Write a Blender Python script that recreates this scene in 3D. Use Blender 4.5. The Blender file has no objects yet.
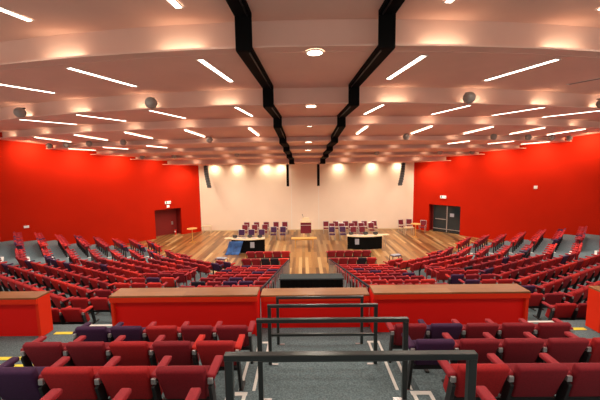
import bpy, bmesh, math, random
from mathutils import Vector, Matrix
random.seed(7)
S = bpy.context.scene
COL = S.collection

# ---------------------------------------------------------------- camera, world, exposure
H = 6.35
cam_d = bpy.data.cameras.new('camera'); cam = bpy.data.objects.new('camera', cam_d); COL.objects.link(cam)
cam_d.sensor_width = 36; cam_d.lens = 320 / 600 * 36; cam_d.clip_start = 0.05; cam_d.clip_end = 200
_th = math.atan(35 / 320); _yaw = math.atan(3.5 / 320); _roll = math.radians(0.8)
cam.matrix_world = (Matrix.Translation((-0.28, 0, H)) @ Matrix.Rotation(_yaw, 4, 'Z')
                    @ Matrix.Rotation(math.pi / 2 - _th, 4, 'X') @ Matrix.Rotation(-_roll, 4, 'Z'))
S.camera = cam
W = bpy.data.worlds.new('world'); S.world = W; W.use_nodes = True
W.node_tree.nodes['Background'].inputs[0].default_value = (1.0, 0.86, 0.78, 1)
W.node_tree.nodes['Background'].inputs[1].default_value = 0.75
S.view_settings.view_transform = 'Standard'; S.view_settings.look = 'None'
S.view_settings.gamma = 1; S.view_settings.use_curve_mapping = False
S.view_settings.exposure = 0.05
STRIP_E = 9.0      # glow of the linear ceiling lamps
DISC_E = 12.0
COVE_W = 2.7       # cove lamps behind each ceiling step
WALLWASH_W = 360.0
BACKWASH_W = 120.0
STAGE_FILL_W = 260.0     # bare fill spots added over the stage, no fittings
DOWN_W = 300.0      # downlight carried by every linear lamp

# ---------------------------------------------------------------- materials
def mat(name, col, rough=0.6, metal=0.0, noise=None, emit=None, spec=0.5, bump=None):
    m = bpy.data.materials.new(name); m.use_nodes = True
    nt = m.node_tree; b = nt.nodes['Principled BSDF']
    b.inputs['Base Color'].default_value = (*col, 1); b.inputs['Roughness'].default_value = rough
    b.inputs['Metallic'].default_value = metal; b.inputs['Specular IOR Level'].default_value = spec
    if noise:
        sc, amt = noise
        tc = nt.nodes.new('ShaderNodeTexCoord'); n = nt.nodes.new('ShaderNodeTexNoise'); n.inputs['Scale'].default_value = sc
        n.inputs['Detail'].default_value = 4
        r = nt.nodes.new('ShaderNodeValToRGB')
        r.color_ramp.elements[0].position = 0.35; r.color_ramp.elements[1].position = 0.65
        r.color_ramp.elements[0].color = (*[c * (1 - amt) for c in col], 1)
        r.color_ramp.elements[1].color = (*[min(1, c * (1 + amt)) for c in col], 1)
        nt.links.new(tc.outputs['Object'], n.inputs['Vector']); nt.links.new(n.outputs['Fac'], r.inputs[0])
        nt.links.new(r.outputs[0], b.inputs['Base Color'])
        if bump:
            bp = nt.nodes.new('ShaderNodeBump'); bp.inputs['Strength'].default_value = bump; bp.inputs['Distance'].default_value = 0.01
            nt.links.new(n.outputs['Fac'], bp.inputs['Height']); nt.links.new(bp.outputs[0], b.inputs['Normal'])
    if emit:
        b.inputs['Emission Color'].default_value = (*emit[0], 1); b.inputs['Emission Strength'].default_value = emit[1]
    return m

def wood_mat(name, cols, plank_w=0.16, plank_l=2.6, rough=0.35, along='Y'):
    m = bpy.data.materials.new(name); m.use_nodes = True
    nt = m.node_tree; b = nt.nodes['Principled BSDF']; b.inputs['Roughness'].default_value = rough
    tc = nt.nodes.new('ShaderNodeTexCoord'); mp = nt.nodes.new('ShaderNodeMapping')
    if along == 'Y': mp.inputs['Rotation'].default_value = (0, 0, math.pi / 2)
    br = nt.nodes.new('ShaderNodeTexBrick'); br.offset = 0.37; br.inputs['Scale'].default_value = 1
    br.inputs['Brick Width'].default_value = plank_l; br.inputs['Row Height'].default_value = plank_w
    br.inputs['Mortar Size'].default_value = 0.003; br.inputs['Bias'].default_value = 0.0
    br.inputs['Color1'].default_value = (0, 0, 0, 1); br.inputs['Color2'].default_value = (1, 1, 1, 1)
    br.inputs['Mortar'].default_value = (0.1, 0.1, 0.1, 1)
    r = nt.nodes.new('ShaderNodeValToRGB')
    els = r.color_ramp.elements
    els[0].color = (*cols[0], 1); els[1].color = (*cols[-1], 1)
    for i, c in enumerate(cols[1:-1], 1):
        e = els.new(i / (len(cols) - 1)); e.color = (*c, 1)
    n = nt.nodes.new('ShaderNodeTexNoise'); n.inputs['Scale'].default_value = 6
    mp2 = nt.nodes.new('ShaderNodeMapping'); mp2.inputs['Scale'].default_value = (6, 0.5, 1) if along == 'Y' else (0.5, 6, 1)
    mx = nt.nodes.new('ShaderNodeMix'); mx.data_type = 'RGBA'; mx.blend_type = 'MULTIPLY'; mx.inputs[0].default_value = 0.5
    L = nt.links.new
    L(tc.outputs['Object'], mp.inputs[0]); L(mp.outputs[0], br.inputs[0]); L(br.outputs['Color'], r.inputs[0])
    L(tc.outputs['Object'], mp2.inputs[0]); L(mp2.outputs[0], n.inputs[0])
    L(r.outputs[0], mx.inputs[6]); L(n.outputs['Fac'], mx.inputs[7]); L(mx.outputs[2], b.inputs['Base Color'])
    return m

M = dict(
    ceiling=mat('ceiling_paint', (0.88, 0.60, 0.49), 0.8, noise=(0.7, 0.03)),  # reddish bounce and warm lamp tint are mixed into this colour
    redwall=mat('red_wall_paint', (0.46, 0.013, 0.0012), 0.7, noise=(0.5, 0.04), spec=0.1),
    cream=mat('cream_wall_paint', (0.80, 0.66, 0.52), 0.8, noise=(0.4, 0.03)),
    carpet=mat('grey_carpet', (0.125, 0.178, 0.195), 0.95, noise=(45, 0.3), bump=0.3),
    wood=wood_mat('stage_boards', [(0.10, 0.04, 0.012), (0.50, 0.26, 0.085), (0.17, 0.07, 0.02), (0.72, 0.47, 0.20)], 0.21, 3.6),
    top=wood_mat('desk_top_veneer', [(0.34, 0.13, 0.04), (0.46, 0.20, 0.07), (0.40, 0.16, 0.055)], 0.3, 3.0, 0.4, 'X'),
    palewood=mat('pale_wood', (0.64, 0.35, 0.10), 0.5, noise=(5, 0.1)),
    creamwood=mat('cream_laminate', (0.66, 0.52, 0.33), 0.5),
    fascia=mat('orange_red_laminate', (0.88, 0.036, 0.008), 0.5, spec=0.2),
    deskred=mat('red_laminate', (0.88, 0.010, 0.006), 0.55, spec=0.2),
    black=mat('black_metal', (0.012, 0.012, 0.013), 0.45),
    matt=mat('matt_black', (0.004, 0.004, 0.004), 0.9, spec=0.1),
    rail=mat('grey_green_steel', (0.035, 0.043, 0.043), 0.3, 0.3),
    steel=mat('pale_steel', (0.55, 0.55, 0.55), 0.35, 0.7),
    slate=mat('slate_cloth', (0.035, 0.05, 0.055), 0.9),
    white=mat('white_paint', (0.80, 0.80, 0.76), 0.6),
    yellow=mat('yellow_nosing', (0.85, 0.72, 0.05), 0.6),
    globe=mat('grey_globe', (0.36, 0.345, 0.31), 0.5),
    glass=mat('dark_glass', (0.02, 0.03, 0.035), 0.08),
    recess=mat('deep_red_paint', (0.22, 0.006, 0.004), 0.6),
    blue=mat('blue_cloth', (0.03, 0.10, 0.30), 0.8, noise=(3, 0.4)),
    lamp=mat('lamp_diffuser', (1, 1, 1), 0.5, emit=((1.0, 0.86, 0.70), STRIP_E)),
    disc=mat('round_lamp_diffuser', (1, 1, 1), 0.5, emit=((1.0, 0.84, 0.62), DISC_E)),
    sign=mat('lit_sign_face', (0.9, 0.9, 0.85), 0.5, emit=((1.0, 0.95, 0.85), 0.45)),
    green=mat('sign_green', (0.02, 0.25, 0.10), 0.5),
    brown=mat('slot_brown', (0.28, 0.10, 0.06), 0.8),
    f_arm=mat('armrest_fabric', (0.36, 0.018, 0.03), 0.8, noise=(60, 0.1)),
    f_red=mat('red_fabric', (0.42, 0.010, 0.013), 0.85, noise=(60, 0.12)),
    f_crimson=mat('crimson_fabric', (0.25, 0.007, 0.017), 0.85, noise=(60, 0.12)),
    f_scarlet=mat('scarlet_fabric', (0.60, 0.02, 0.013), 0.85, noise=(60, 0.1)),
    f_purple=mat('purple_fabric', (0.05, 0.011, 0.06), 0.85, noise=(60, 0.12)),
    f_navy=mat('dark_fabric', (0.012, 0.008, 0.02), 0.85),
    f_maroon=mat('maroon_fabric', (0.16, 0.008, 0.02), 0.85),
    paper=mat('white_paper', (0.36, 0.39, 0.46), 0.7),
)
FAB = {'red': 'f_red', 'crimson': 'f_crimson', 'scarlet': 'f_scarlet', 'purple': 'f_purple', 'black': 'f_navy'}

# ---------------------------------------------------------------- mesh helpers
class MB:
    def __init__(s): s.v = []; s.f = []; s.mi = []; s.ms = []
    def slot(s, m):
        if m not in s.ms: s.ms.append(m)
        return s.ms.index(m)
    def add(s, vs, fs, m):
        b = len(s.v); s.v += [tuple(v) for v in vs]; i = s.slot(m)
        for f in fs: s.f.append(tuple(b + k for k in f)); s.mi.append(i)
        return s
    def box(s, c, d, m, R=None, taper=None):
        hx, hy, hz = d[0] / 2, d[1] / 2, d[2] / 2
        vs = []
        for z in (-hz, hz):
            k = taper if (taper and z < 0) else 1
            for x, y in ((-hx, -hy), (hx, -hy), (hx, hy), (-hx, hy)):
                p = Vector((x * k, y, z))
                if R: p = R @ p
                vs.append(p + Vector(c))
        return s.add(vs, [(3, 2, 1, 0), (4, 5, 6, 7), (0, 1, 5, 4), (1, 2, 6, 5), (2, 3, 7, 6), (3, 0, 4, 7)], m)
    def prism(s, poly, z0, z1, m):
        a = sum(poly[i][0] * poly[(i + 1) % len(poly)][1] - poly[(i + 1) % len(poly)][0] * poly[i][1] for i in range(len(poly)))
        if a < 0: poly = poly[::-1]
        n = len(poly)
        vs = [(x, y, z0) for x, y in poly] + [(x, y, z1) for x, y in poly]
        return s.add(vs, [tuple(range(n))[::-1], tuple(range(n, 2 * n))] + [(i, (i + 1) % n, n + (i + 1) % n, n + i) for i in range(n)], m)
    def bar(s, p, q, w, h, m):
        p, q = Vector(p), Vector(q); d = q - p; L = d.length
        R = d.to_track_quat('Y', 'Z').to_matrix()
        return s.box((p + q) / 2, (w, L, h), m, R)
    def tube(s, p, q, r, m, n=10, r2=None):
        p, q = Vector(p), Vector(q); r2 = r if r2 is None else r2
        R = (q - p).to_track_quat('Z', 'Y').to_matrix()
        vs = [p + R @ Vector((r * math.cos(2 * math.pi * i / n), r * math.sin(2 * math.pi * i / n), 0)) for i in range(n)]
        vs += [q + R @ Vector((r2 * math.cos(2 * math.pi * i / n), r2 * math.sin(2 * math.pi * i / n), 0)) for i in range(n)]
        return s.add(vs, [tuple(range(n))[::-1], tuple(range(n, 2 * n))] + [(i, (i + 1) % n, n + (i + 1) % n, n + i) for i in range(n)], m)
    def sphere(s, c, r, m, nu=16, nv=10):
        vs = [(c[0], c[1], c[2] - r)]
        for j in range(1, nv):
            t = -math.pi / 2 + math.pi * j / nv
            for i in range(nu):
                a = 2 * math.pi * i / nu
                vs.append((c[0] + r * math.cos(t) * math.cos(a), c[1] + r * math.cos(t) * math.sin(a), c[2] + r * math.sin(t)))
        vs.append((c[0], c[1], c[2] + r)); T = len(vs) - 1
        fs = [(0, 1 + (i + 1) % nu, 1 + i) for i in range(nu)]
        for j in range(nv - 2):
            for i in range(nu):
                a = 1 + j * nu; b = a + nu
                fs.append((a + i, a + (i + 1) % nu, b + (i + 1) % nu, b + i))
        a = 1 + (nv - 2) * nu
        fs += [(a + i, a + (i + 1) % nu, T) for i in range(nu)]
        return s.add(vs, fs, m)
    def mesh(s, name, bevel=0, seg=2, smooth=False):
        me = bpy.data.meshes.new(name); me.from_pydata(s.v, [], s.f)
        for k in s.ms: me.materials.append(M[k])
        me.polygons.foreach_set('material_index', s.mi)
        if bevel:
            bm = bmesh.new(); bm.from_mesh(me)
            bmesh.ops.bevel(bm, geom=bm.edges[:], offset=bevel, segments=seg, affect='EDGES', profile=0.5, clamp_overlap=True)
            bm.to_mesh(me); bm.free()
        if smooth:
            me.polygons.foreach_set('use_smooth', [True] * len(me.polygons))
        me.update(); return me
    def build(s, name, parent=None, **k):
        return link(name, s.mesh(name, **k), parent)

def link(name, me, parent=None, loc=(0, 0, 0), rz=0):
    o = bpy.data.objects.new(name, me); COL.objects.link(o)
    o.location = loc; o.rotation_euler = (0, 0, rz)
    if parent: o.parent = parent
    return o
def tag(o, label=None, cat=None, group=None, kind=None):
    if label: o['label'] = label
    if cat: o['category'] = cat
    if group: o['group'] = group
    if kind: o['kind'] = kind
    return o
def thing(name, label, cat, loc=(0, 0, 0), rz=0, group=None):
    return tag(link(name, None, None, loc, rz), label, cat, group)
def struct(name, mb, **k): return tag(mb.build(name, **k), kind='structure')
ORD = ['', 'first', 'second', 'third', 'fourth', 'fifth', 'sixth', 'seventh', 'eighth', 'ninth', 'tenth', 'eleventh', 'twelfth',
       'thirteenth', 'fourteenth', 'fifteenth', 'sixteenth']

# ---------------------------------------------------------------- room shell
WX, WY = 10.35, 30.9           # back corners
SQ = math.sqrt(0.5)
def wpt(side, t, out=0.0):      # point along a splayed side wall, t metres from the back corner, 'out' metres behind its face
    return (side * (WX + t * SQ + out * SQ), WY - t * SQ + out * SQ)
TOPZ = 10.6; TL = 27.0
b = MB().box((0, WY + 0.15, TOPZ / 2), (2 * WX + 0.6, 0.3, TOPZ), 'cream')
struct('wall_back', b)
for sname, side, t0, t1 in (('left', -1, 1.95, 4.35), ('right', 1, 1.55, 4.35)):
    DH = 2.55
    b = MB()
    def quad(ta, tb, z0, z1, oa=0.0, ob=0.3, m='redwall'):
        b.prism([wpt(side, ta, oa), wpt(side, tb, oa), wpt(side, tb, ob), wpt(side, ta, ob)], z0, z1, m)
    quad(0, t0, 0, DH); quad(t1, TL, 0, DH); quad(0, TL, DH, TOPZ)
    struct('wall_' + sname, b)
    # recess behind the opening
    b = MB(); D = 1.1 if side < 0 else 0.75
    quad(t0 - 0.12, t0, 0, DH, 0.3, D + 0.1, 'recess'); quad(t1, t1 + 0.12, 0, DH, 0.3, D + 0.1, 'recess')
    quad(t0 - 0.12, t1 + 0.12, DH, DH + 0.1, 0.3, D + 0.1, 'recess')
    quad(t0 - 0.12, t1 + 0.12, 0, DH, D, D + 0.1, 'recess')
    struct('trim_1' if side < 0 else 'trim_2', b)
    # door
    if side < 0:
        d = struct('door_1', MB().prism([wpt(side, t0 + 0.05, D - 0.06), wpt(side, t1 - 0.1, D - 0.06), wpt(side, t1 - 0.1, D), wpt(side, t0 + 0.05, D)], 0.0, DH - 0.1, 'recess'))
        h = MB(); p = wpt(side, t0 + 0.5, D - 0.1); h.box((p[0], p[1], 1.05), (0.18, 0.03, 0.3), 'steel'); h.build('door_handle', d)
    else:
        d = MB(); g = MB(); ft = t0 + 0.3
        n = 2; wdt = (t1 - ft) / n
        for i in range(n):
            a, c = ft + i * wdt, ft + (i + 1) * wdt
            for (ta, tb, z0, z1) in ((a, a + 0.07, 0, DH), (c - 0.07, c, 0, DH), (a, c, 0, 0.12), (a, c, DH - 0.1, DH)):
                d.prism([wpt(side, ta, 0.35), wpt(side, tb, 0.35), wpt(side, tb, 0.42), wpt(side, ta, 0.42)], z0, z1, 'black')
            g.prism([wpt(side, a + 0.07, 0.37), wpt(side, c - 0.07, 0.37), wpt(side, c - 0.07, 0.39), wpt(side, a + 0.07, 0.39)], 0.12, DH - 0.1, 'glass')
        fr = struct('door_2', d); g.build('glass_panes', fr)
        m_ = ft + wdt
        k = MB(); k.prism([wpt(side, m_ - 0.035, 0.31), wpt(side, m_ + 0.035, 0.31), wpt(side, m_ + 0.035, 0.345), wpt(side, m_ - 0.035, 0.345)], 0.05, DH - 0.1, 'steel')
        k.build('meeting_stile', fr)
        k = MB(); k.prism([wpt(side, ft, 0.31), wpt(side, t1, 0.31), wpt(side, t1, 0.345), wpt(side, ft, 0.345)], 0.28, 0.33, 'steel')
        k.prism([wpt(side, m_ - 1.05, 0.30), wpt(side, m_ - 0.1, 0.30), wpt(side, m_ - 0.1, 0.34), wpt(side, m_ - 1.05, 0.34)], 1.18, 1.24, 'steel')
        k.build('push_bar', fr)
        k = MB(); k.prism([wpt(side, m_ + 0.25, 0.34), wpt(side, m_ + 0.6, 0.34), wpt(side, m_ + 0.6, 0.36), wpt(side, m_ + 0.25, 0.36)], 1.5, 1.8, 'paper')
        k.build('door_notice', fr)

# floor: boards of the stage and carpeted ground under the tiers
struct('floor', MB().box((0, 19.4, -0.1), (60, 23.6, 0.2), 'wood'))
# baseboard against the back wall
struct('baseboard_back', MB().box((0, WY - 0.015, 0.05), (2 * WX - 0.1, 0.03, 0.1), 'creamwood'))
# vertical joints of the back wall panelling
b = MB()
for x in (-1.45, 1.2): b.box((x, WY - 0.006, 3.2), (0.03, 0.012, 6.4), 'white')
struct('trim_3', b)

# ceiling: horizontal soffits stepping down to the stage, every step a convex arc with a cove ledge
CRS = [40.0, 40.0, 46.0, 46.0, 44.0, 42.0, 42.0]      # radius of each arc
STEP_Y = [8.5, 12.9, 16.2, 18.9, 21.4, 24.0, 26.5]
ZS = [9.99, 9.34, 8.73, 8.31, 7.72, 7.36, 7.00, 6.54]      # front edge of every soffit
ZB = [10.16, 9.44, 8.76, 8.00, 7.62, 7.22, 6.90, 6.45]      # its back edge: the soffits dip slightly
def arc_y(y0, x):
    CR = CRS[min(range(7), key=lambda i: abs(STEP_Y[i] - y0))]
    return y0 + CR - math.sqrt(CR * CR - x * x)
CR = 40.0
def wall_x(y): return WX + (WY - y)
def hit(y0):                    # x where an arc meets the side wall
    x = 10.0
    for _ in range(60): x = 0.5 * x + 0.5 * wall_x(arc_y(y0, x))
    return x
def arc_pts(y0, n=48):
    h = hit(y0); return [(h * (-1 + 2 * i / n), arc_y(y0, h * (-1 + 2 * i / n))) for i in range(n + 1)]
cb = MB()
LEDGE = 0.42
for i, z in enumerate(ZS):
    front = arc_pts(STEP_Y[i - 1]) if i else [(-26 + 52 * k / 48, -3.0) for k in range(49)]
    back = arc_pts(STEP_Y[i] + LEDGE) if i < 7 else [(-WX + 2 * WX * k / 48, WY) for k in range(49)]
    for k in range(48):
        zb = ZB[i]
        cb.add([(*front[k], z), (*front[k + 1], z), (*back[k + 1], zb), (*back[k], zb)], [(3, 2, 1, 0)], 'ceiling')
    if i < 7:                   # riser
        zl = ZS[i + 1]
        for k in range(48):
            cb.add([(*back[k], zl), (*back[k + 1], zl), (*back[k + 1], ZB[i]), (*back[k], ZB[i])], [(0, 1, 2, 3)], 'ceiling')
        fr = arc_pts(STEP_Y[i])  # ledge thickness
        for k in range(48):
            a, c, d, e = fr[k], fr[k + 1], back[k + 1], back[k]
            cb.add([(*a, zl), (*c, zl), (*c, zl + 0.05), (*a, zl + 0.05)], [(0, 1, 2, 3)], 'ceiling')
            cb.add([(*a, zl + 0.05), (*c, zl + 0.05), (*d, zl + 0.05), (*e, zl + 0.05)], [(0, 1, 2, 3)], 'ceiling')
struct('ceiling', cb)

# two black channels that follow the ceiling down to the stage
def gx(y): return 1.83 - 0.0286 * (y - 8.5)
for side, nm in ((-1, 'left'), (1, 'right')):
    b = MB(); w = 0.21
    for i, z in enumerate(ZS):
        ya = STEP_Y[i - 1] - 0.03 if i else 0.5
        yb = (STEP_Y[i] - 0.03) if i < 7 else 27.4
        off = 0.10 if side < 0 else 0.03
        xa, xb = side * gx(ya) + off, side * gx(yb) + off
        if i < 7:
            b.bar((xa, ya, z - 0.055), (xb, yb, ZB[i] - 0.055), 0.42, 0.10, 'matt')
            b.prism([(xb - w, yb - 0.06), (xb + w, yb - 0.06), (xb + w, yb), (xb - w, yb)], ZS[i + 1] - 0.10, ZB[i] - 0.01, 'matt')
        else:
            b.bar((xa, ya, z - 0.055), (xb, yb, z - 0.075), 0.42, 0.10, 'matt')
    t = thing('cable_channel', 'black stepped channel running down the ceiling, %s of the round lamps' % nm, 'ceiling channel', (0, 0, 0), 0, 'black ceiling channels')
    b.build('channel', t)
    e = MB()
    for i, z in enumerate(ZS[:4]):
        ya = STEP_Y[i - 1] if i else 3.0
        yb = STEP_Y[i] - 0.1
        off = (0.10 if side < 0 else 0.03) - side * 0.12
        e.bar((side * gx(ya) + off, ya, z - 0.12), (side * gx(yb) + off, yb, ZB[i] - 0.12), 0.03, 0.04, 'black')
    e.build('cable_track', t)

# ---------------------------------------------------------------- lamps
def light(kind, loc, energy, col=(1, 0.8, 0.58), target=None, size=0.05, spot=100, blend=0.8):
    d = bpy.data.lights.new('lamp_light', kind); d.energy = energy; d.color = col; d.shadow_soft_size = size
    if kind == 'SPOT': d.spot_size = math.radians(spot); d.spot_blend = blend
    o = bpy.data.objects.new('lamp_light', d); COL.objects.link(o); o.location = loc
    if target is not None:
        o.rotation_euler = (Vector(target) - Vector(loc)).to_track_quat('-Z', 'Y').to_euler()
    return o
# linear lamps
strip_me = MB().box((0, 0, -0.012), (0.12, 2.62, 0.02), 'lamp').mesh('diffuser')
fr_b = MB()
for sx in (-1, 1): fr_b.box((sx * 0.1, 0, -0.009), (0.03, 2.70, 0.018), 'white')
for sy in (-1, 1): fr_b.box((0, sy * 1.335, -0.009), (0.17, 0.03, 0.018), 'white')
strip_fr = fr_b.mesh('frame')
slot_me = MB().box((0, 0, -0.006), (0.17, 2.62, 0.012), 'brown').mesh('diffuser')
SOFF = ['topmost', 'second', 'third', 'fourth', 'fifth', 'sixth', 'seventh', 'lowest']
def strip_lamp(i, x, dark=False, y_at=None):
    y0 = STEP_Y[i - 1] if i else 3.8
    y1 = STEP_Y[i] if i < 7 else WY
    ym = (y0 + y1) / 2
    if i == 0: ym = y_at or 6.6
    y = arc_y(ym - 0.1, abs(x)) if i else ym + (CR - math.sqrt(CR * CR - x * x))
    if i and abs(x) > wall_x(y) - 0.9: return
    L = min(1.0, (y1 - y0 - 0.7) / 2.75) if i else 1.0
    a = math.asin(x / CR) * 1.5
    n = STRN.get((i, x > 0), 0) + 1; STRN[(i, x > 0)] = n
    t = thing('linear_ceiling_light', '%s slot lamp, %s out from the %s black channel, %s ceiling tier' % ('unlit dark' if dark else 'bright white', ORD[n], 'left' if x < 0 else 'right', SOFF[i]),
              'ceiling light', (x, y, ZS[i] + (ZB[i] - ZS[i]) * (0.5 if i else (y + 3) / (STEP_Y[0] + 3.42)) - 0.004), a, 'linear ceiling lights')
    if y_at: t['label'] = 'added unseen slot lamp over the rearmost seats, %s one on the %s side' % ('inner' if abs(x) < 5 else 'outer', 'left' if x < 0 else 'right')
    if i: t.rotation_euler = (math.atan((ZB[i] - ZS[i]) / (y1 - y0 + 0.42)), 0, a)
    o = link('diffuser', slot_me if dark else strip_me, t); o.scale = (1 if i < 2 else 0.75 if i == 2 else 0.55, L, 1)
    o = link('frame', strip_fr, t); o.scale = (1 if i < 2 else 0.75 if i == 2 else 0.55, L, 1)
    if not dark:
        light('SPOT', (x, y, ZS[i] - 0.06), DOWN_W * L, (1, 0.86, 0.72), (x, y, 0), 0.35, 165, 0.6)
STRN = {}
for i, xs in ((0, (3.35, 7.6)), (1, (3.0, 6.95, 10.9)), (2, (2.85, 6.4, 9.9, 13.3)), (3, (2.9, 6.2, 9.6, 12.9, 16.0)), (4, (9.8, 13.0, 16.0))):
    for x in xs:
        for sd in (-1, 1): strip_lamp(i, sd * x, dark=(i == 1 and x > 10 and sd > 0))
for x in (3.6, 8.0):  # unseen lamps added behind the camera to light desk fronts and seat backs
    for sd in (-1, 1): strip_lamp(0, sd * x, y_at=1.2)
# round lamps between the channels
for i in range(1, 6):
    y = STEP_Y[i - 1] + 0.40
    t = thing('round_ceiling_light', 'round warm downlight between the black channels, %s from the camera' % ORD[i], 'ceiling light', (0.07, y, ZS[i]), 0, 'round downlights')
    MB().tube((0, 0, -0.03), (0, 0, -0.002), 0.2, 'disc', 24).build('diffuser', t)
    light('SPOT', (0.07, y, ZS[i] - 0.06), DOWN_W, (1, 0.86, 0.70), (0.07, y, 0), 0.15, 165, 0.6)
    r = MB()
    for k in range(24):
        a, c = 2 * math.pi * k / 24, 2 * math.pi * (k + 1) / 24
        r.add([(0.2 * math.cos(a), 0.2 * math.sin(a), -0.035), (0.2 * math.cos(c), 0.2 * math.sin(c), -0.035), (0.235 * math.cos(c), 0.235 * math.sin(c), -0.035), (0.235 * math.cos(a), 0.235 * math.sin(a), -0.035),
               (0.235 * math.cos(c), 0.235 * math.sin(c), -0.001), (0.235 * math.cos(a), 0.235 * math.sin(a), -0.001)], [(0, 1, 2, 3), (3, 2, 4, 5)], 'white')
    r.build('trim_ring', t)
# cove lamps lying on the ledges
for i in range(7):
    y0 = STEP_Y[i]; hx = hit(y0)
    for n in range(1, 8):
        x = (3.55, 3.45, 3.15, 3.0, 3.0, 3.1, 3.2)[i] * n
        if x > hx - 0.6: break
        if i == 6 and n % 2 == 0 and False: continue
        for sd in (-1, 1):
            y = arc_y(y0, x)
            e = COVE_W * (1.0 if i < 2 else 0.7 if i < 4 else 0.5)
            hgt = ZB[i] - ZS[i + 1]
            o = light('AREA', (sd * x, y + 0.14, ZS[i + 1] + 0.12), e * (hgt / 0.6) ** 1.3, (1, 0.86, 0.62), (sd * x, y + 0.42, ZS[i + 1] + 0.22))
            o.data.shape = 'RECTANGLE'; o.data.size = 0.8 * hgt / 0.6 + 0.1; o.data.size_y = 0.08
# bare fill spots added to brighten the front seats and the stage
for i in (4, 5, 6, 7):
    for x in (-10.5, -7.0, -3.6, 3.6, 7.0, 10.5):
        y = arc_y(STEP_Y[i - 1], x) + 1.2
        if abs(x) > wall_x(y) - 1.2: continue
        light('SPOT', (x, y, ZB[i] - 0.04), STAGE_FILL_W, (1, 0.86, 0.70), (x, y, 0), 0.2, 160, 0.7)
for i in (2, 3):  # more added fill spots, lifting the dim carpet towards the side walls
    for x in (-19.0, -16.8, -14.6, -12.4, 12.4, 14.6, 16.8, 19.0):
        y = arc_y(STEP_Y[i - 1], x) + 0.9
        if abs(x) > wall_x(y) - 1.2: continue
        light('SPOT', (x, y, ZB[i] - 0.04), 260.0, (1, 0.92, 0.82), (x * 0.96, y - 1.0, 0), 0.2, 110, 0.8)
# wall washers tucked under the low soffits
for side in (-1, 1):
    for i in range(3, 8):
        ya = arc_y(STEP_Y[i - 1], hit(STEP_Y[i - 1])); yb = arc_y(STEP_Y[i], hit(STEP_Y[i])) if i < 7 else WY - 1
        y = (ya + yb) / 2
        x = wall_x(y) - 0.5
        light('SPOT', (side * (x - 0.75), y - 0.75, ZB[i] - 0.05), WALLWASH_W * (0.6 if i > 5 else 1), (1, 0.72, 0.42), (side * (x + 0.5), y + 0.5, ZS[i] - 1.5), 0.25, 140, 1.0)
for x in (-8.8, -6.6, -3.8, -2.4, 3.1, 6.3, 8.8):
    light('SPOT', (x, WY - 0.55, ZB[7] - 0.05), BACKWASH_W, (1, 0.86, 0.62), (x, WY + 0.05, ZB[7] - 1.0), 0.15, 150, 1.0)

# ---------------------------------------------------------------- carpeted tiers
def top_h(k): return 3.6 + 0.19 * k
def row_pts(k, side):           # seat line of side row k: inner end, bend, corner, direction to the wall
    s = 4.5 + 0.95 * k; h = top_h(k)
    bx = -7.2 + max(0, k - 4) * 0.45
    cxx = -13.4 + 0.8 * (k - 2)
    f = lambda x: (s - 0.469 * x) / 0.883
    sh = lambda x, y: (side * -(x + 0.09), 1.006 * y - 0.109 * h)
    return sh(-4.75, f(bx)), sh(bx, f(bx)), sh(cxx, f(cxx))
def floor_z(k): return max(0.0, 6.35 - 0.994 * top_h(k) - 0.86)
def row_end(k): return (39.6 - 0.6 * (k - 2)) if k > 2 else 39.8
for side, sn in ((-1, 'left'), (1, 'right')):
    b = MB()
    for k in range(-1, 10):
        def line(kk):
            p0, p1, p2 = row_pts(kk, side)
            e = 41.15 if k < 5 else min(41.15, row_end(k) + 1.3)
            t = (e - 0.01 - (p2[1] + abs(p2[0]))) / 2
            return [p0, p1, p2, (p2[0] + side * t, p2[1] + t)]
        A, B = line(k + 0.55), line(k - 0.45)
        z = floor_z(k)
        for a in range(3):
            b.prism([A[a], A[a + 1], B[a + 1], B[a]], 0.0 if z > 0.05 else -0.01, z, 'carpet')
    struct('floor_' + sn, b)
def cz(j): return max(0.02, 1.77 - 0.23 * j)
CY = lambda j: 9.76 + 1.004 * j + (0.81 if j == 8 else 1.40 if j == 9 else 0)
b = MB()
for side in (-1, 1):
    for j in range(-3, 8):
        y0, y1 = 9.76 + 1.004 * j - 0.45, 9.76 + 1.004 * j + 0.554
        if j == -3: y0 = 7.1
        xo = 4.75
        b.box((side * (1.42 + xo) / 2, (y0 + y1) / 2, cz(j) / 2), (xo - 1.42, y1 - y0, cz(j)), 'carpet')
struct('floor_front', b)
# cross aisle and the near tiers
b = MB()
b.box((0, 6.25, 1.325), (26, 1.9, 2.65), 'carpet')
NEAR = [(5.3, 4.35, 3.03), (4.35, 3.42, 3.30), (3.42, 2.48, 3.59), (2.48, 1.5, 3.88), (1.5, 0.4, 4.15), (0.4, -2.5, 4.35)]
for side in (-1, 1):
    for y1, y0, z in NEAR:
        b.box((side * (1.26 + 13) / 2, (y0 + y1) / 2, z / 2), (13 - 1.26, y1 - y0, z), 'carpet')
for y1, y0, z in ((6.32, 5.05, 2.70), (5.05, 3.70, 3.12), (3.70, 2.25, 3.56), (2.25, -2.5, 4.0)):
    b.box((0, (y0 + y1) / 2, z / 2), (2.52, y1 - y0, z), 'carpet')
struct('floor_rear', b)
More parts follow.
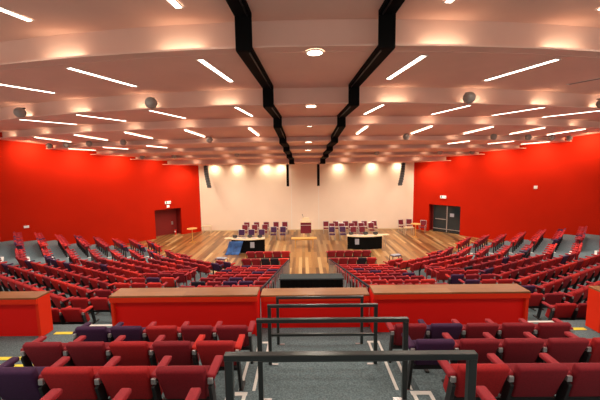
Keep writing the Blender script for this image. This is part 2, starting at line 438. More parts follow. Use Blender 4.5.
# painted step edges
for side in (-1, 1):
    b = MB()
    for y1, y0, z in ((6.30, 5.07, 2.70), (5.03, 3.72, 3.12), (3.68, 2.27, 3.56)):
        xa, xb = 1.02, 1.225
        for x in (xa, xb - 0.005): b.box((side * (x + 0.012), (y0 + y1) / 2, z + 0.004), (0.045, y1 - y0 - 0.02, 0.006), 'white')
        b.box((side * (xa + xb) / 2, y1 - 0.04, z + 0.004), (xb - xa + 0.04, 0.06, 0.007), 'white')
    struct('trim_4' if side < 0 else 'trim_5', b)
    b = MB()
    for y in (5.25, 5.03):
        b.box((side * 5.45, y, 3.034), (1.1, 0.09, 0.008), 'yellow')
    b.box((side * 5.72, 6.80, 2.654), (0.42, 0.10, 0.008), 'yellow')
    struct('trim_6' if side < 0 else 'trim_7', b)
    b = MB()
    b.box((side * 5.08, 7.14, 2.654), (0.8, 0.07, 0.006), 'white')
    for sx in (4.70, 5.46): b.box((side * sx, 6.95, 2.654), (0.05, 0.34, 0.006), 'white')
    for k in range(-1, 3):
        p0, p1, p2 = row_pts(k + 0.5, side); z = floor_z(k)
        b.box((side * 4.95, p0[1] - 0.03, z + 0.004), (0.9, 0.05, 0.006), 'white')
    for k in range(1, 9):        # step marks of the aisle along the side wall
        p0, p1, p2 = row_pts(k, side); z = floor_z(k)
        L = 3.0; w = 0.45
        L = 3.1; w = 0.55
        c = Vector((p2[0] + side * L * 0.68, p2[1] + L * 0.733)); u = Vector((side * 0.68, 0.733)); v = Vector((-side * 0.733, 0.68))
        for (a0, b0, a1, b1) in ((-w, 0.46, w, 0.46), (-w, 0.10, -w, 0.46), (w, 0.10, w, 0.46)):
            p, q = c + u * a0 + v * b0, c + u * a1 + v * b1
            b.bar((p.x, p.y, z + 0.004), (q.x, q.y, z + 0.004), 0.10, 0.006, 'white')
    struct('trim_8' if side < 0 else 'trim_9', b)

# ---------------------------------------------------------------- red desks on the cross aisle
def desk(x0, x1, y, ztop, zb, label, ends=('fascia', 'fascia'), depth=0.46, inset=0.10):
    t = thing('red_barrier_desk', label, 'desk', ((x0 + x1) / 2, y + depth / 2, zb), 0, 'red desks along the cross aisle')
    w = x1 - x0; hh = ztop - zb
    MB().box((0, 0, hh - 0.02), (w, depth, 0.04), 'top').build('desk_top', t, bevel=0.006, seg=1)
    MB().box((0, -depth / 2 + 0.015, hh - 0.095), (w - 0.01, 0.03, 0.108), 'fascia').build('fascia', t)
    MB().box((0, -depth / 2 + 0.03 + inset, (hh - 0.04) / 2), (w - 0.14, 0.04, hh - 0.042), 'deskred').build('front_panel', t)
    for e, sx in zip(ends, (-1, 1)):
        if e: MB().box((sx * (w / 2 - 0.035), 0.018, (hh - 0.04) / 2), (0.065, depth - 0.04, hh - 0.042), e).build('end_panel', t, bevel=0.004, seg=1)
    return t
desk(-4.50, -1.30, 6.58, 3.60, 2.65, 'long red desk with wooden top, left of the centre gap', ('fascia', 'deskred'))
desk(1.20, 4.55, 6.62, 3.60, 2.65, 'long red desk with wooden top, right of the centre gap', ('deskred', 'fascia'))
desk(-10.5, -6.08, 6.58, 3.58, 2.65, 'red desk with wooden top cut off by the left edge of the photo', depth=0.38)
desk(6.06, 10.5, 6.58, 3.58, 2.65, 'red desk with wooden top cut off by the right edge of the photo', depth=0.38)
t = desk(-1.28, 1.18, 6.93, 3.44, 2.62, 'short recessed red desk with wooden top behind the rails in the middle', ('deskred', 'deskred'), 0.42, 0.02)
for sx in (-1.34, 1.24):
    pass

# ---------------------------------------------------------------- guard rails on the middle platforms
for (y, zt, zb, xo), lab in zip(((2.11, 5.04, 4.0, 0.03), (3.54, 4.58, 3.56, 0.036), (4.89, 4.14, 3.12, 0.0), (6.19, 3.72, 2.70, 0.02)),
                            ('nearest grey steel guard rail, largest in the foreground', 'second grey steel guard rail from the camera',
                             'third grey steel guard rail from the camera, its lower bar showing', 'farthest guard rail, right before the red middle desk')):
    t = thing('guard_rail', lab, 'railing', (xo, y, zb), 0, 'guard rails down the middle')
    hh = zt - zb
    MB().box((0, 0, hh - 0.022), (1.76, 0.055, 0.045), 'rail').build('top_bar', t, bevel=0.004, seg=1)
    MB().box((0, 0, hh * 0.5), (1.66, 0.035, 0.04), 'rail').build('middle_bar', t, bevel=0.004, seg=1)
    for sx in (-1, 1):
        p = MB().box((sx * 0.85, 0, (hh - 0.045) / 2 + 0.004), (0.055, 0.05, hh - 0.055), 'rail').build('post', t, bevel=0.004, seg=1)
        MB().box((sx * 0.80, 0, 0.006), (0.15, 0.04, 0.008), 'steel').build('foot_plate', p)

# ---------------------------------------------------------------- railings beside the sunken middle corridor
for side, sn in ((-1, 'left'), (1, 'right')):
    t = thing('sloping_railing', 'sloping railing with thin balusters, %s side of the sunken middle corridor' % sn, 'railing', (side * 1.36, 7.9, 0), 0, 'corridor railings')
    ya, yb = 7.15, 17.9; za, zb_ = 3.42, 0.98; xe = -side * 0.22
    zf = lambda y: za + (zb_ - za) * (y - ya) / (yb - ya)
    MB().bar((0, ya - 7.9, za), (xe, yb - 7.9, zb_), 0.05, 0.045, 'f_navy').build('hand_rail', t)
    n = 18
    for i in range(n):
        y = ya + 0.9 + (yb - ya - 1.0) * i / (n - 1)
        xb = xe * (y - ya) / (yb - ya); MB().tube((xb, y - 7.9, 0), (xb, y - 7.9, zf(y) - 0.02), 0.02, 'steel', 6).build('baluster', t)
    struct('trim_10' if side < 0 else 'trim_11', MB().prism([(side * 1.40, 7.06), (side * 1.42, 7.06), (side * 1.42, 17.1), (side * 1.40, 17.1)], 0.001, 0.02, 'matt'))

# draped equipment table between the railings
t = thing('draped_table', 'long black draped table standing between the two corridor railings', 'table', (-0.05, 10.45, 0))
MB().box((0, 0, 2.60), (2.14, 0.5, 0.05), 'slate').build('table_top', t, bevel=0.012)
dr = MB(); n = 60
vs = []; fs = []
for i in range(n + 1):
    x = -1.04 + 2.08 * i / n; w = 0.02 * math.sin(i * 1.3)
    vs += [(x, -0.30 + w * 0.5 + 0.06, 2.575), (x, -0.27 + w, 1.5)]
for i in range(n): fs.append((2 * i, 2 * i + 1, 2 * i + 3, 2 * i + 2))
dr.add(vs, fs, 'matt'); dr.box((0, 0.0, 2.03), (2.04, 0.4, 1.08), 'matt').build('drape', t)
for sx in (-1, 1):
    for sy in (-1, 1):
        MB().tube((sx * 0.98, sy * 0.15, 0), (sx * 0.98, sy * 0.15, 1.52), 0.03, 'black', 8).build('leg', t)

# ---------------------------------------------------------------- folding seats
P = 0.56
TILT = Matrix.Rotation(math.radians(19), 3, 'X')
TILT2 = Matrix.Rotation(math.radians(20), 3, 'X')
def back_mb(c): return MB().box((0, 0.055, 0.61), (0.487, 0.085, 0.42), FAB[c], TILT, 0.88)
def cush_mb(c): return MB().box((0, 0.225, 0.50), (0.475, 0.13, 0.37), FAB[c], TILT2)
def arm_col(c): return 'f_arm' if c in ('red', 'crimson') else FAB[c]
def arm_mb(c, sx): return MB().box((sx * P / 2, 0.19, 0.69), (0.088, 0.34, 0.05), arm_col(c))
def frame_mb(sx):
    m = MB(); x = sx * P / 2
    m.box((x, 0.10, 0.32), (0.035, 0.09, 0.62), 'black', Matrix.Rotation(math.radians(14), 3, 'X'))
    m.box((x, 0.18, 0.65), (0.05, 0.26, 0.03), 'black')
    m.box((x, 0.16, 0.015), (0.06, 0.36, 0.03), 'black')
    return m
def pan_mb():
    m = MB(); m.box((0, 0.13, 0.36), (P - 0.04, 0.05, 0.05), 'black'); m.box((0, 0.10, 0.48), (0.40, 0.03, 0.22), 'black', TILT)
    return m
def brk_mb(sx): return MB().box((sx * P / 2, 0.012, 0.66), (0.05, 0.03, 0.06), 'steel')
CM = {}
def cached(key, fn, bevel, seg):
    if key not in CM:
        CM[key] = fn().mesh(key[0], bevel=bevel, seg=seg, smooth=bevel > 0.01)
    return CM[key]
TEMPL = {}
def seat_template(c, ac, both):
    k = (c, ac, both)
    if k in TEMPL: return TEMPL[k], False
    r = link('folding_seat', None)
    link('backrest', cached(('backrest', c), lambda: back_mb(c), 0.028, 3), r)
    link('seat_cushion', cached(('seat_cushion', c), lambda: cush_mb(c), 0.03, 3), r)
    link('seat_pan', cached(('seat_pan',), pan_mb, 0.004, 1), r)
    for sx in ((-1, 1) if both else (-1,)):
        a = link('armrest', cached(('armrest', ac, sx), lambda: arm_mb(ac, sx), 0.015, 2), r)
        link('arm_bracket', cached(('arm_bracket', sx), lambda: brk_mb(sx), 0.004, 1), a)
        link('leg', cached(('leg', sx), lambda: frame_mb(sx), 0.004, 1), r)
    TEMPL[k] = r
    return r, True
def far_mb(c, ac, both):
    m = MB()
    m.box((0, 0.055, 0.61), (0.487, 0.085, 0.42), FAB[c], TILT, 0.88)
    m.box((0, 0.225, 0.50), (0.475, 0.13, 0.37), FAB[c], TILT2)
    m.box((0, 0.13, 0.36), (P - 0.04, 0.05, 0.05), 'black')
    for sx in ((-1, 1) if both else (-1,)):
        m.box((sx * P / 2, 0.19, 0.69), (0.088, 0.34, 0.05), arm_col(ac))
        m.box((sx * P / 2, 0.12, 0.32), (0.035, 0.07, 0.62), 'black')
    return m
def far_mesh(c, ac, both):
    k = ('far', c, ac, both)
    if k not in CM: CM[k] = far_mb(c, ac, both).mesh('folding_seat', bevel=0.018, seg=1)
    return CM[k]

seats = []      # (x, y, z, rz, colour, arm colour, both arms, label, group)
def pick(far=True):
    r = random.random()
    if far: c = 'purple' if r < 0.09 else 'black' if r < 0.10 else 'scarlet' if r < 0.22 else 'crimson' if r < 0.50 else 'red'
    else: c = 'crimson' if r < 0.45 else 'red'
    a = 'scarlet' if random.random() < 0.12 else 'crimson' if random.random() < 0.5 else 'purple' if (c == 'purple') else 'red'
    return c, a
def add_row(p, q, side, where, group, far=True, cols=None, nstart=1, maxn=None, endboth=True):
    """seats on the line from p (inner end) to q (outer end); facing is the normal that points to the stage"""
    p, q, z = Vector(p[:2]), Vector(q[:2]), p[2]
    d = (q - p); n = int(round(d.length / P)); n = max(1, n) if maxn is None else maxn
    u = d.normalized()
    rz = math.atan2(u.y, u.x) if side > 0 else math.atan2(-u.y, -u.x)
    for i in range(n):
        c = p + u * (i + 0.5) * P
        col, ac = (cols[i] if cols and i < len(cols) and cols[i] else pick(far))
        last = (i == n - 1) if side < 0 else False
        first = (i == 0) if side < 0 else False
        # the left arm always exists; the seat at the right hand end of a row gets both
        both = (i == 0) if side < 0 else (i == n - 1)
        lab = '%s folding seat, %s from %s' % (col, ORD[min(16, i + nstart)], where)
        seats.append((c.x, c.y, z, rz, col, ac, both, lab, group))
R_, C_, P_, X_ = ('red', 'red'), ('crimson', 'red'), ('purple', 'purple'), ('red', 'scarlet')
NR = [(2.02, 3.88, 'nearest'), (2.92, 3.59, 'second nearest'), (3.88, 3.30, 'third nearest'), (4.80, 3.03, 'fourth nearest')]
cl = {0: [R_, R_, R_, P_, P_], 1: [C_, R_, R_, P_, P_], 2: [('red', 'scarlet'), C_, R_, C_, C_], 3: [C_, C_, R_, P_, P_]}
cr = {0: [R_, R_, C_, C_, C_], 1: [R_, C_, C_, C_, C_], 2: [P_, C_, C_, C_, R_], 3: [C_, P_, C_, C_, C_]}
for i, (y, z, nm) in enumerate(NR):
    sh = 0.06 if i == 1 else 0
    add_row((-1.16 - sh, y, z), (-3.96 - sh, y, z), -1, 'the guard rails in the %s row, left side' % nm, 'seats in the near left block', False, cl[i])
    add_row((1.10 + sh, y, z), (3.90 + sh, y, z), 1, 'the guard rails in the %s row, right side' % nm, 'seats in the near right block', False, cr[i])
for i in (2, 3):
    y, z, nm = NR[i]
    add_row((-5.35, y, z), (-6.5, y, z), -1, 'the yellow-edged stairs in the %s row, far left' % nm, 'seats beyond the yellow-edged stairs', False, [P_, P_])
    add_row((5.35, y, z), (6.5, y, z), 1, 'the yellow-edged stairs in the %s row, far right' % nm, 'seats beyond the yellow-edged stairs', False, [P_, R_])
for j in range(0, 10):
    y = CY(j); z = cz(j) if j < 8 else 0.0
    n = 5
    if j < 6: n = 5
    for side, sn in ((-1, 'left'), (1, 'right')):
        cols = None
        if j == 9: cols = [C_] * 5 if side > 0 else [R_, C_, X_, C_, C_]
        if j == 8: cols = [C_, C_, C_, ('black', 'red'), R_] if side > 0 else [('scarlet', 'scarlet'), ('black', 'red'), ('black', 'red'), C_, C_]
        if j == 0: cols = [R_, R_, C_, R_, C_]
        xs = 1.22 if j > 7 else 1.48
        add_row((side * xs, y, z), (side * (xs + 2.8), y, z), side, 'the sunken corridor, %s, row %s beyond the desk' % (sn, ORD[j + 1]), 'seats in the %s front block' % sn, True, cols, maxn=n)
for side, sn in ((-1, 'left'), (1, 'right')):
    for k in range(-1, 11):
        z = floor_z(k); p0, p1, p2 = row_pts(k, side)
        w = '%s fan block, row %s' % (sn, ORD[k + 2])
        grp = 'seats in the %s fan block' % sn
        if k == 10:
            a = Vector(p1); u = (Vector(p2) - a).normalized()
            s0 = a + u * 0.1
            add_row((s0.x, s0.y, z), (s0.x + u.x * 1.1, s0.y + u.y * 1.1, z), side, 'the inner end, ' + w, grp, maxn=2)
            s0 = a + u * 3.6
            add_row((s0.x, s0.y, z), (s0.x + u.x * 1.1, s0.y + u.y * 1.1, z), side, 'the outer end, ' + w, grp, maxn=2)
            continue
        inner = 5.75 if k < 1 else 5.55
        nfl = int(round((abs(p1[0]) - inner) / P)) if abs(p1[0]) > inner + 0.2 else 0
        if nfl:
            s0x = abs(p1[0]) - nfl * P - 0.20
            add_row((side * s0x, p1[1], z), (side * (s0x + nfl * P), p1[1], z), side, 'the inner aisle, ' + w, grp, maxn=nfl)
        if k == -1: continue
        a = Vector(p1); u = (Vector(p2) - a).normalized()
        a2 = a + u * 0.10; c2 = Vector(p2) - u * 0.12
        nn = int((c2 - a2).length / P)
        add_row((a2.x, a2.y, z), (c2.x, c2.y, z), side, 'the bend, ' + w, grp, maxn=min(nn, 16))
        u = Vector((side * 0.68, 0.733)); c0 = Vector(p2) + u * 0.14
        E_ = row_end(k)
        Lw = (E_ - (abs(p2[0]) + p2[1])) / 1.4142
        add_row((c0.x, c0.y, z), (c0.x + u.x, c0.y + u.y, z), side, 'the corner, %s, wall part' % w, grp, maxn=4)
        n2 = max(2, int((Lw - 3.8) / P))
        c1 = Vector(p2) + u * 3.8
        add_row((c1.x, c1.y, z), (c1.x + u.x, c1.y + u.y, z), side, 'the wall aisle, %s, by the wall' % w, grp, maxn=n2)
# keep what the photo can show
Fw = cam.matrix_world.to_3x3() @ Vector((0, 0, -1)); Rt = cam.matrix_world.to_3x3() @ Vector((1, 0, 0)); CP = cam.matrix_world.translation
def sx_px(s):
    d = Vector((s[0], s[1], s[2] + 0.5)) - CP; zc = d.dot(Fw)
    return (300 + 320 * d.dot(Rt) / zc, zc)
vis = []
for s in seats:
    x, zc = sx_px(s)
    if zc < 1.0 or x < -75 or x > 675: continue
    inframe = -12 < x < 612
    if not inframe and zc < 11: continue
    vis.append((0 if inframe else 1, zc, s))
vis.sort(key=lambda t: (t[0], t[1]))
IND = [v[2] for v in vis[:300]]; REST = [v[2] for v in vis[300:]]
for n, (x, y, z, rz, c, ac, both, lab, grp) in enumerate(IND):
    zc = (Vector((x, y, z)) - CP).dot(Fw)
    if zc < 13.0:
        r, new = seat_template(c, ac, both)
        if not new:
            q = r.copy(); COL.objects.link(q)
            for ch in list(r.children):
                d = ch.copy(); COL.objects.link(d); d.parent = q
                for g in ch.children:
                    e = g.copy(); COL.objects.link(e); e.parent = d
            r = q
    else:
        r = link('folding_seat', far_mesh(c, ac, both))
    r.location = (x, y, z); r.rotation_euler = (0, 0, rz)
    tag(r, lab, 'seat', grp)
if REST:
    rb = MB()
    for (x, y, z, rz, c, ac, both, lab, grp) in REST:
        u = far_mb(c, ac, both); Rm = Matrix.Rotation(rz, 3, 'Z'); o = Vector((x, y, z))
        vs = [Rm @ Vector(v) + o for v in u.v]
        for mi, key in enumerate(u.ms):
            pass
        base = len(rb.v); rb.v += [tuple(v) for v in vs]
        for f, mi in zip(u.f, u.mi):
            rb.f.append(tuple(base + a for a in f)); rb.mi.append(rb.slot(u.ms[mi]))
    tag(rb.build('folding_seats'), 'far rows of small red and purple folding seats near the stage and side walls', 'seats', kind='stuff')

# ---------------------------------------------------------------- stage furniture
def stage_chair(c):
    r = link('stage_chair', None)
    MB().box((0, 0, 0.46), (0.46, 0.44, 0.07), c).build('seat', r, bevel=0.02)
    bk = MB().box((0, 0.22, 0.80), (0.44, 0.05, 0.42), c, Matrix.Rotation(math.radians(-8), 3, 'X')).build('backrest', r, bevel=0.015)
    f = MB()
    for sx in (-1, 1):
        f.tube((sx * 0.245, 0.20, 0.45), (sx * 0.245, 0.27, 1.02), 0.018, 'steel', 6)
        f.tube((sx * 0.245, -0.2, 0.64), (sx * 0.245, 0.22, 0.66), 0.018, 'steel', 6)
        f.tube((sx * 0.245, -0.2, 0.42), (sx * 0.245, -0.2, 0.64), 0.016, 'steel', 6)
    f.tube((-0.245, 0.27, 1.02), (0.245, 0.27, 1.02), 0.018, 'steel', 6)
    f.build('back_frame', r)
    for sx in (-1, 1):
        for sy in (-1, 1):
            MB().tube((sx * 0.22, sy * 0.2, 0), (sx * 0.22, sy * 0.2, 0.44), 0.016, 'steel', 6).build('leg', r)
    return r
SC = {'maroon': stage_chair('f_maroon'), 'purple': stage_chair('f_purple')}
used = set()
def place_chair(x, y, c, lab, grp, rz=0, scale=1):
    r = SC[c]
    if c in used:
        q = r.copy(); COL.objects.link(q)
        for ch in list(r.children):
            d = ch.copy(); COL.objects.link(d); d.parent = q
        r = q
    used.add(c)
    r.location = (x, y, 0); r.rotation_euler = (0, 0, rz); r.scale = (1.07, 1.07, 1.07); tag(r, lab, 'chair', grp)
def px(x, Y): return -0.28 + (x - 303.5 - 0.9) / 320 * (Y * 1.0)
rows_l = [(29.2, [246, 256, 266, 276, 285], 'back', 'maroon'), (27.9, [244, 254, 264.5], 'middle', 'maroon'), (26.8, [273.5, 283], 'middle', 'purple'), (25.8, [240.5, 250.5, 261], 'front', 'purple')]
rows_r = [(29.2, [327, 337, 347, 356.5, 366, 376], 'back', 'maroon'), (28.2, [333, 343, 353, 363, 373], 'middle', 'maroon'), (26.6, [333, 344], 'front', 'purple'), (26.5, [355, 364], 'front', 'maroon')]
for rows, sn in ((rows_l, 'left'), (rows_r, 'right')):
    for Y, xs, rn, c in rows:
        for n, x in enumerate(xs):
            place_chair(px(x, Y), Y, c, '%s chrome-framed chair, %s from the left in the %s row of the %s stage group' % (c, ORD[n + 1], rn, sn), 'chairs behind the %s black stage table' % sn)
# red chairs near the right corner
for n, (x, Y, rz) in enumerate(((404, 29.6, 0.3), (411, 29.9, -0.2), (424.5, 29.2, -0.6))):
    place_chair(px(x, Y), Y, 'maroon', 'maroon chair %s, in the right corner of the stage' % ('nearest the black tables', 'beside the low table', 'behind the tall round table')[n], 'chairs in the right stage corner', rz)

# curved black stage tables
def arc_table(name, label, cx_, cy, w, lab_paper, flap):
    t = thing(name, label, 'table', (cx_, cy, 0), 0, 'curved black stage tables')
    n = 16; fr = []; bk = []
    for i in range(n + 1):
        x = -w / 2 + w * i / n; k = (2 * x / w) ** 2
        fr.append((x, -0.42 + 0.28 * k)); bk.append((x * 0.96, 0.30 + 0.18 * k))
    MB().prism([(a * 1.02, c - 0.03) for a, c in fr] + bk[::-1], 0.98, 1.03, 'creamwood').build('table_top', t)
    ins = [(a, c + 0.05) for a, c in fr]
    MB().prism(ins + [(a * 0.98, c + 0.09) for a, c in fr][::-1], 0.03, 0.98, 'matt').build('front_panel', t)
    for sx in (-1, 1):
        MB().box((sx * w * 0.465, 0.14, 0.49), (0.04, 0.5, 0.98), 'matt').build('end_panel', t)
    for dx in (flap,):
        fl = MB().box((dx * (w / 2 + 0.28), 0.25, 1.0), (0.6, 0.45, 0.03), 'creamwood').build('side_flap', t)
        MB().tube((dx * (w / 2 + 0.35), 0.25, 0), (dx * (w / 2 + 0.35), 0.25, 0.99), 0.02, 'steel', 8).build('flap_leg', fl)
    s = MB().box((lab_paper, -0.42 + 0.28 * (2 * lab_paper / w) ** 2 + 0.02, 0.62), (0.30, 0.02, 0.42), 'paper').build('front_notice', t)
    return t
TLx, TLy = px(247.5, 23.1), 23.1
TRx, TRy = px(366, 23.7), 23.7
arc_table('curved_table', 'curved black-fronted table with papers, left side of the stage', TLx, TLy, 2.45, 0.35, -1)
arc_table('curved_table', 'curved black-fronted table with a white notice, right side of the stage', TRx, TRy, 2.6, -0.62, 1)
for (bx, by, sn) in ((TLx, TLy, 'left'), (TRx, TRy, 'right')):
    for n, (dx, dy) in enumerate(((-0.75, -0.05), (-0.3, 0.02), (0.45, -0.08))):
        o = MB().box((0, 0, 0.012), (0.30, 0.21, 0.022), 'paper').build('paper_stack')
        o.location = (bx + dx, by + dy, 1.031); o.rotation_euler = (0, 0, 0.3 * n - 0.3)
        tag(o, 'white paper stack, %s from the left on the %s curved table' % (ORD[n + 1], sn), 'papers', 'papers on the %s curved table' % sn)
    for n, (dx, dy) in enumerate(((-1.0, 0.1), (0.1, 0.12), (0.85, 0.1))):
        t = thing('table_monitor', 'small dark monitor, %s from the left on the %s curved table' % (ORD[n + 1], sn), 'monitor', (bx + dx, by + dy, 1.03), 0, 'monitors on the %s curved table' % sn)
        MB().box((0, 0, 0.01), (0.2, 0.14, 0.02), 'black').build('base', t)
        MB().box((0, 0.02, 0.13), (0.34, 0.03, 0.18), 'black', Matrix.Rotation(-0.5, 3, 'X')).build('screen', t)
# blue cloth hanging at the left table
o = MB(); vs = []; fs = []
for i in range(9):
    for j in range(7):
        u, v = i / 8, j / 6
        vs.append((-0.5 + u * 1.0 - 0.3 * v, -0.02 - 0.75 * max(0, v - 0.55) - 0.03 * math.sin(u * 14), 0.92 - 1.0 * min(v, 0.9)))
for i in range(8):
    for j in range(6):
        fs.append((i * 7 + j, i * 7 + j + 1, (i + 1) * 7 + j + 1, (i + 1) * 7 + j))
o.add(vs, fs, 'blue'); o = o.build('blue_cloth', smooth=True); o.location = (TLx - 0.8, TLy - 0.42, 0.0)
sm = o.modifiers.new('thick', 'SOLIDIFY'); sm.thickness = 0.02
tag(o, 'blue cloth hanging over the left front of the left curved table', 'cloth')

# lectern and the bench table before it
lx = px(306.5, 27.2)
t = thing('lectern', 'red-fronted lectern with cream top in the middle of the stage', 'lectern', (lx, 27.2, 0))
MB().box((0, 0, 0.95), (0.92, 0.06, 0.95), 'f_maroon').build('lower_panel', t, bevel=0.01, seg=1)
MB().box((0, -0.02, 1.18), (0.94, 0.03, 0.05), 'steel').build('panel_band', t)
for sx in (-1, 1): MB().box((sx * 0.42, 0.22, 0.7), (0.05, 0.46, 1.4), 'creamwood').build('side_panel', t)
MB().box((0, 0.22, 1.43), (0.95, 0.55, 0.04), 'creamwood').build('lectern_top', t)
MB().box((0, 0.32, 1.62), (0.62, 0.06, 0.36), 'creamwood', Matrix.Rotation(-0.2, 3, 'X')).build('book_rest', t, bevel=0.01, seg=1)
mic = MB().tube((-0.2, 0.3, 1.8), (-0.3, 0.15, 2.08), 0.012, 'black', 6); mic.sphere((-0.3, 0.14, 2.1), 0.035, 'black', 8, 6)
mic.build('microphone', t)
t = thing('bench_table', 'pale wooden table in front of the red lectern', 'table', (px(304.5, 24.2), 24.2, 0))
MB().box((0, 0, 0.735), (1.95, 0.6, 0.07), 'palewood').build('table_top', t, bevel=0.008, seg=1)
for sx in (-1, 1):
    for sy in (-1, 1): MB().box((sx * 0.68, sy * 0.22, 0.35), (0.06, 0.06, 0.70), 'palewood').build('leg', t)
MB().box((0, -0.2, 0.66), (1.3, 0.03, 0.08), 'palewood').build('apron', t)

def bistro(x, y, label, h=1.2):
    t = thing('bistro_table', label, 'table', (x, y, 0), 0, 'tall round tables')
    MB().tube((0, 0, h - 0.04), (0, 0, h), 0.42, 'palewood', 28).build('table_top', t)
    MB().tube((0, 0, 0.03), (0, 0, h - 0.04), 0.04, 'palewood', 12).build('column', t)
    f = MB()
    for k in range(4):
        a = math.pi / 4 + k * math.pi / 2
        f.bar((0, 0, 0.03), (0.32 * math.cos(a), 0.32 * math.sin(a), 0.02), 0.06, 0.035, 'palewood')
    f.build('base', t)
bistro(px(190.5, 26.3), 26.3, 'tall round pale wooden table on the left of the stage')
bistro(px(417.5, 27.2), 27.2, 'tall round pale wooden table on the right of the stage')
def low_table(x, y, label, m, h=0.72, w=0.9):
    t = thing('low_table', label, 'table', (x, y, 0), 0, 'low side tables')
    MB().box((0, 0, h - 0.02), (w, 0.55, 0.045), m).build('table_top', t, bevel=0.006, seg=1)
    for sx in (-1, 1):
        for sy in (-1, 1): MB().box((sx * (w / 2 - 0.06), sy * 0.2, (h - 0.04) / 2), (0.045, 0.045, h - 0.04), m).build('leg', t)
low_table(px(205.5, 29.9), 29.9, 'low cream table against the back wall in the left corner', 'creamwood')
low_table(px(410.5, 28.3), 28.3, 'low cream table in the right corner of the stage', 'creamwood', 0.70, 0.85)
# small tablet table with papers between front rows and curved table
for sn, x, Y, side in (('left', 219, 19.9, -1), ('right', 398, 20.2, 1)):
    t = thing('papers_trolley', 'small low trolley heaped with pale papers, %s end of the front rows' % sn, 'trolley', (px(x, Y), Y, 0), 0.3 * side)
    MB().box((0, 0, 0.46), (0.6, 0.4, 0.04), 'f_purple').build('shelf', t)
    f = MB()
    f.box((-0.12, 0, 0.50), (0.36, 0.28, 0.05), 'paper', Matrix.Rotation(0.3, 3, 'Z')); f.box((0.2, 0.05, 0.495), (0.25, 0.3, 0.03), 'paper')
    f.build('papers', t)
    for a in (-1, 1):
        for c in (-1, 1): MB().tube((a * 0.33, c * 0.18, 0), (a * 0.33, c * 0.18, 0.44), 0.02, 'black', 6).build('leg', t)

# ---------------------------------------------------------------- hanging speakers, signs, small wall devices
def line_array(x, y, lab, side):
    t = thing('line_array_speaker', lab, 'speaker', (x, y, 4.2), 0, 'curved hanging speakers')
    n = 9
    for k in range(n):
        z = 6.30 - 0.23 * k - 4.2; a = 0.02 + 0.05 * k
        dy = -0.004 * k * k; dx = side * -0.008 * k * k
        MB().box((dx * 0.6 , dy, z), (0.34, 0.28, 0.215), 'black', Matrix.Rotation(-a, 3, 'X')).build('cabinet', t)
    MB().tube((0, 0, 2.2), (0, 0, 2.36), 0.02, 'black', 6).build('hanger', t)
line_array(px(207.5, 30.2), 30.2, 'curved hanging speaker column at the left end of the cream wall', -1)
line_array(px(403.5, 30.2), 30.2, 'curved hanging speaker column at the right end of the cream wall', 1)
for x, sn in ((289, 'left'), (319.5, 'right')):
    t = thing('column_speaker', 'slim black column hanging before the cream wall, below the %s channel' % sn, 'speaker', (px(x, 27.3), 27.3, 4.55), 0, 'slim black columns')
    MB().box((0, 0, 0.93), (0.22, 0.24, 1.86), 'black').build('cabinet', t, bevel=0.01, seg=1)
    MB().box((0, -0.125, 0.93), (0.17, 0.012, 1.75), 'matt').build('grille', t)
    MB().tube((0, 0, 1.86), (0, 0, 2.0), 0.02, 'black', 6).build('hanger', t)
def globe(i, x, lab):
    y0 = STEP_Y[i]; y = arc_y(y0, abs(x)) - 0.27; z = ZS[i + 1] + 0.18
    if abs(x) > wall_x(y) - 0.5: return
    t = thing('globe_speaker', lab, 'speaker', (x, y, z), 0, 'grey globe speakers')
    MB().sphere((0, 0, 0), 0.235 if i == 1 else 0.19, 'globe').build('shell', t, smooth=True)
    MB().tube((0, 0.05, 0.2), (0, 0.30, 0.24), 0.03, 'black', 8).build('bracket', t)
for i, xs in ((1, (6.35, 13.2)), (3, (5.75, 11.45, 14.1, 16.1, 17.8)), (5, (5.2, 10.3, 13.2))):
    for n, x in enumerate(xs):
        for sd in (-1, 1):
            globe(i, sd * x, 'grey globe speaker, %s out from the middle on the %s, on the %s ceiling step' % (ORD[n + 1], 'left' if sd < 0 else 'right', {1: 'second', 3: 'fourth', 5: 'sixth'}[i]))
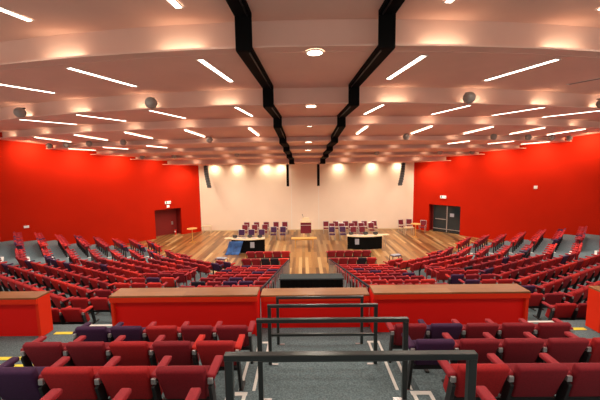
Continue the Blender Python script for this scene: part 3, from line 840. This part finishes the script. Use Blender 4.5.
def wallbox(name, side, t_, z, w, h, dpt, m, lab, cat):
    c = wpt(side, t_, -dpt / 2 - 0.001)
    ang = math.atan2(-SQ, side * SQ)
    R_m = Matrix.Rotation(ang, 3, 'Z')
    o = MB().box((0, 0, 0), (w, dpt, h), m, R_m).build(name); o.location = (c[0], c[1], z)
    return tag(o, lab, cat)
def exit_sign(side, t_, z, lab):
    c = wpt(side, t_, -0.05); ang = math.radians(45) * (1 if side < 0 else -1)
    t = thing('exit_sign', lab, 'sign', (c[0], c[1], z), ang, 'exit signs')
    MB().box((0, 0, 0), (0.50, 0.08, 0.24), 'sign').build('sign_box', t)
    g = MB()                # running figure and arrow of the pictogram
    g.box((-0.16, -0.043, 0.0), (0.10, 0.006, 0.16), 'green'); g.box((-0.12, -0.043, 0.10), (0.05, 0.006, 0.05), 'green')
    g.box((0.10, -0.043, 0.0), (0.16, 0.006, 0.04), 'green')
    g.add([(0.17, -0.044, 0.07), (0.17, -0.044, -0.07), (0.25, -0.044, 0.0)], [(0, 1, 2)], 'green')
    g.build('pictogram', t)
exit_sign(-1, 3.15, 3.15, 'small lit exit sign above the recess in the left red wall')
exit_sign(1, 2.85, 3.30, 'small lit exit sign above the dark glass doors on the right red wall')
wallbox('door_indicator', -1, 3.15, 2.80, 0.22, 0.22, 0.06, 'sign', 'tiny pale box right below the left exit sign', 'indicator')
wallbox('wall_sensor', -1, 13.0, 2.35, 0.28, 0.16, 0.06, 'white', 'small white sensor low on the left red wall', 'sensor')
wallbox('wall_sensor', 1, 9.6, 4.45, 0.22, 0.22, 0.06, 'white', 'small white sensor halfway up the right red wall', 'sensor')
# red extinguisher in the left recess
c = wpt(-1, 2.4, 0.45)
t = thing('fire_extinguisher', 'red fire extinguisher standing inside the left wall recess', 'extinguisher', (c[0], c[1], 0))
MB().tube((0, 0, 0), (0, 0, 0.5), 0.09, 'f_scarlet', 14).build('cylinder', t, smooth=False)
MB().box((0, -0.04, 0.55), (0.05, 0.12, 0.08), 'black').build('valve', t)
MB().box((0, -0.092, 0.3), (0.1, 0.006, 0.14), 'white').build('maker_plate', t)
